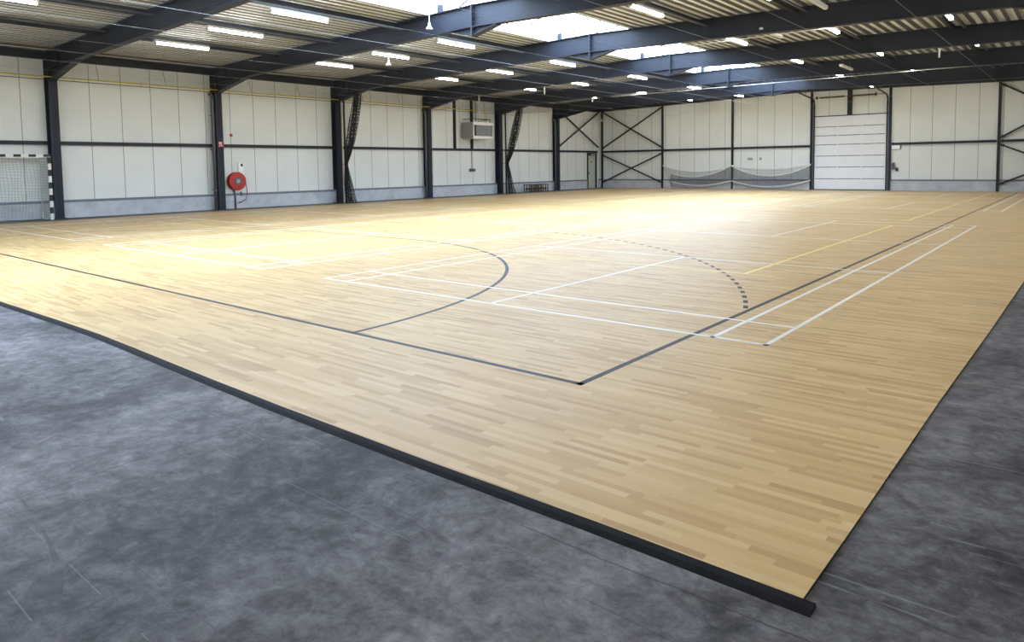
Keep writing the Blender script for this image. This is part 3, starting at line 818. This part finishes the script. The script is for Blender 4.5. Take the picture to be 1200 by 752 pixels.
# ------------------------------------------------------------------ end wall
# sectional door
seams = [0.0, .62, 1.26, 1.875, 2.495, 2.99, 3.47, DZ]
d = thing('sectional_door', 'large white sectional overhead door in the end wall', 'door', ((D0 + D1) / 2, 35.14, 0))
for i, (a, b) in enumerate(zip(seams[:-1], seams[1:])):
    p = MB().box(D0 + .04, D1 - .04, 35.10, 35.15, a + .018 + (.03 if i == 0 else 0), b - .018).build('door_panel', DOORW, d)
    hg = MB()
    for fx in (.035, .34, .66, .965):
        x = D0 + (D1 - D0) * fx
        if i > 0: hg.box(x - .022, x + .022, 35.085, 35.10, a - .04, a + .04)
    if i > 0: hg.build('hinge', WHITEP, p)
MB().box(D0 + .04, D1 - .04, 35.12, 35.16, 0, DZ).build('seam_backing', DOORSEAM, d)
MB().box(D0 + .02, D1 - .02, 35.085, 35.15, ZF + .001, .04).build('bottom_seal', BLACKP, d)
for x in (D0 + .06, D1 - .06):
    MB().box(x - .035, x + .035, 35.03, 35.085, 0, 4.72).build('side_track', STEEL_L, d)
    pts = [(x, 35.05, 4.70), (x, 35.02, 4.85), (x, 34.93, 4.96), (x, 34.78, 5.02), (x, 31.9, 5.22)]
    MB().tube(pts, .04, 6).build('lift_track', STEEL_L, d)
    for yy in (32.0, 33.5): MB().bar((x, yy, 5.2), (x, yy, zd(x) + .01), .03).build('track_hanger', STEEL_L, d)
sh = MB().tube([(D0 + .1, 34.9, 5.07), (D1 - .1, 34.9, 5.07)], .016, 8).tube([(-9.75, 34.9, 5.07), (-8.5, 34.9, 5.07)], .045, 10).tube([(-8.1, 34.9, 5.07), (-6.9, 34.9, 5.07)], .045, 10)
sh.build('spring_shaft', BROWNW, d)
MB().lathe([(.001, -.03), (.09, -.03), (.09, .03), (.001, .03)], (-6.93, 34.9, 5.07), 'x', 14).build('cable_drum', BLACKP, d)
MB().lathe([(.02, -.03), (.09, -.03), (.09, .03), (.02, .03)], (-9.9, 34.9, 5.07), 'x', 14).build('cable_drum', BLACKP, d)
tag(MB().box(-8.36, -8.14, 35.02, 35.19, DZ + .03, zd(-8.2) - .25).build('lintel_post', STEEL_L, origin=(-8.25, 35.1, DZ)), 'short dark post above the white sectional door', 'post', None, 'thing')
tag(MB().box(D0 - .02, D1 + .02, 35.16, 35.2, DZ - .01, DZ + .04).build('door_header', STEEL_L), 'thin dark header over the white sectional door', 'header', None, 'thing')
# emergency light and door control beside the door
el = thing('emergency_light', 'small white emergency light box to the far side of the white door', 'emergency light', (-6.0, 35.2, 2.28))
MB().box(-6.18, -5.74, 35.12, 35.2, 2.14, 2.38).build('lamp_body', GREYCAP, el)
MB().box(-6.17, -5.80, 35.10, 35.12, 2.165, 2.365).build('lamp_cover', PURE, el)
ct = thing('door_control', 'dark push-button control on the wall beside the white door', 'control', (-6.05, 35.2, 1.2))
MB().box(-6.14, -6.02, 35.10, 35.2, 1.10, 1.46).build('box_body', GREYPIPE, ct)
MB().box(-5.98, -5.86, 35.12, 35.2, 1.02, 1.20).build('socket', BLACKP, ct)
for zz in (1.2, 1.28, 1.36): MB().lathe([(.001, 0), (.022, 0), (.022, -.02), (.001, -.02)], (-6.08, 35.10, zz), 'y', 10).build('button', BLACKP, ct)
# hung nets between the end wall posts
def sag(a, b, za, zb, dip, n=20, y=34.96):
    return [(a + (b - a) * i / n, y, za + (zb - za) * i / n - dip * 4 * (i / n) * (1 - i / n)) for i in range(n + 1)]
def hung(a, b, A, B, Cc, D, lab):
    t = thing('hung_net', lab, 'net', ((a + b) / 2, 34.96, 0), 'nets hung along the end wall')
    ca, cb, cc, cd = [sag(*q[:2], *q[2:5], y=q[5]) for q in (A, B, Cc, D)]
    MB().tube(ca, .028, 6).build('top_tape', CORDW, t)
    MB().tube(cb, .028, 6).build('second_tape', CORDW, t)
    MB().tube(cc, .028, 6).build('lower_tape', CORDW, t)
    MB().tube(cd, .014, 6).build('bottom_cord', NETG, t)
    mb = MB(); n = 110
    def at(c, f):
        q = f * (len(c) - 1); i = min(int(q), len(c) - 2); return Vector(c[i]).lerp(Vector(c[i + 1]), q - i)
    for top, bot in ((cb, cc), (ca, cd)):
        step = 1 if top is cb else 2
        for i in range(0, n + 1, step): mb.tube([tuple(at(top, i / n)), tuple(at(bot, i / n))], .0055, 3)
        m = 9
        for j in range(1, m):
            mb.tube([tuple(at(top, i / 20).lerp(at(bot, i / 20), j / m)) for i in range(21)], .0055, 3)
    mb.build('net_mesh', NETG, t)
    for c in (cb,):
        MB().tube([c[0], (cc[0][0], cc[0][1], .02)], .012, 6).build('end_cord', NETB, t)
    return t
hung(-19.4, -14.85, (-19.4, -14.85, 1.46, 1.42, .36, 34.98), (-18.75, -14.85, .97, 1.40, .42, 34.94), (-18.75, -14.85, .45, .50, .27, 34.92), (-18.75, -14.85, .20, .46, .27, 34.95), 'sagging white-edged net hung along the end wall, half nearer the corner braces')
hung(-14.8, -10.2, (-14.8, -10.2, 1.42, 1.44, .22, 34.98), (-14.8, -10.2, 1.40, 1.40, .60, 34.94), (-14.8, -10.2, .50, .55, .36, 34.92), (-14.8, -10.2, .48, .46, .43, 34.95), 'sagging white-edged net hung along the end wall, half next to the white door')
# small wall plates above the nets
for x0, x1, lab in ((-13.9, -13.6, 'small faint plate on the end wall above the hung net'), (-13.2, -13.05, 'smaller faint plate on the end wall above the hung net')):
    tag(MB().box(x0, x1, YF - .01, YF, 1.72, 1.86).build('wall_plate', HEATG), lab, 'plate')

# ------------------------------------------------------------------ world, light, camera
W = bpy.data.worlds.new('sky'); S.world = W; W.use_nodes = True
nt = W.node_tree; bg = nt.nodes['Background']
st = nt.nodes.new('ShaderNodeTexSky'); st.sky_type = 'HOSEK_WILKIE' if 'HOSEK_WILKIE' in [e.identifier for e in st.bl_rna.properties['sky_type'].enum_items] else st.sky_type
st.sun_direction = (.3, -.5, .8); st.turbidity = 6
nt.links.new(st.outputs[0], bg.inputs[0]); bg.inputs[1].default_value = .8

cam = bpy.data.cameras.new('camera'); co = bpy.data.objects.new('camera', cam); COL.objects.link(co)
yaw, pitch, roll = 0.6848, 0.0664, -0.0128
C = Vector((2.0105, -5.6218, 1.483)); F = 819.1871; px_, py_ = 610.9841, 250.1446
f = Vector((-math.sin(yaw) * math.cos(pitch), math.cos(yaw) * math.cos(pitch), -math.sin(pitch)))
r = Vector((math.cos(yaw), math.sin(yaw), 0)); u = r.cross(f)
c_, s_ = math.cos(roll), math.sin(roll)
r2 = c_ * r + s_ * u; u2 = -s_ * r + c_ * u
mw = Matrix((( r2.x, u2.x, -f.x, C.x), (r2.y, u2.y, -f.y, C.y), (r2.z, u2.z, -f.z, C.z), (0, 0, 0, 1)))
co.matrix_world = mw
cam.sensor_fit = 'HORIZONTAL'; cam.sensor_width = 36; cam.lens = F / 1200 * 36
cam.shift_x = (600 - px_) / 1200; cam.shift_y = (py_ - 376) / 1200
cam.clip_start = .05; cam.clip_end = 200
S.camera = co

vs = S.view_settings
vs.view_transform = 'Standard'; vs.look = 'None'; vs.gamma = 1; vs.use_curve_mapping = False
vs.exposure = 0.25
S.cycles.use_denoising = True
S.cycles.max_bounces = 8; S.cycles.diffuse_bounces = 5; S.cycles.glossy_bounces = 4
S.cycles.sample_clamp_indirect = 8
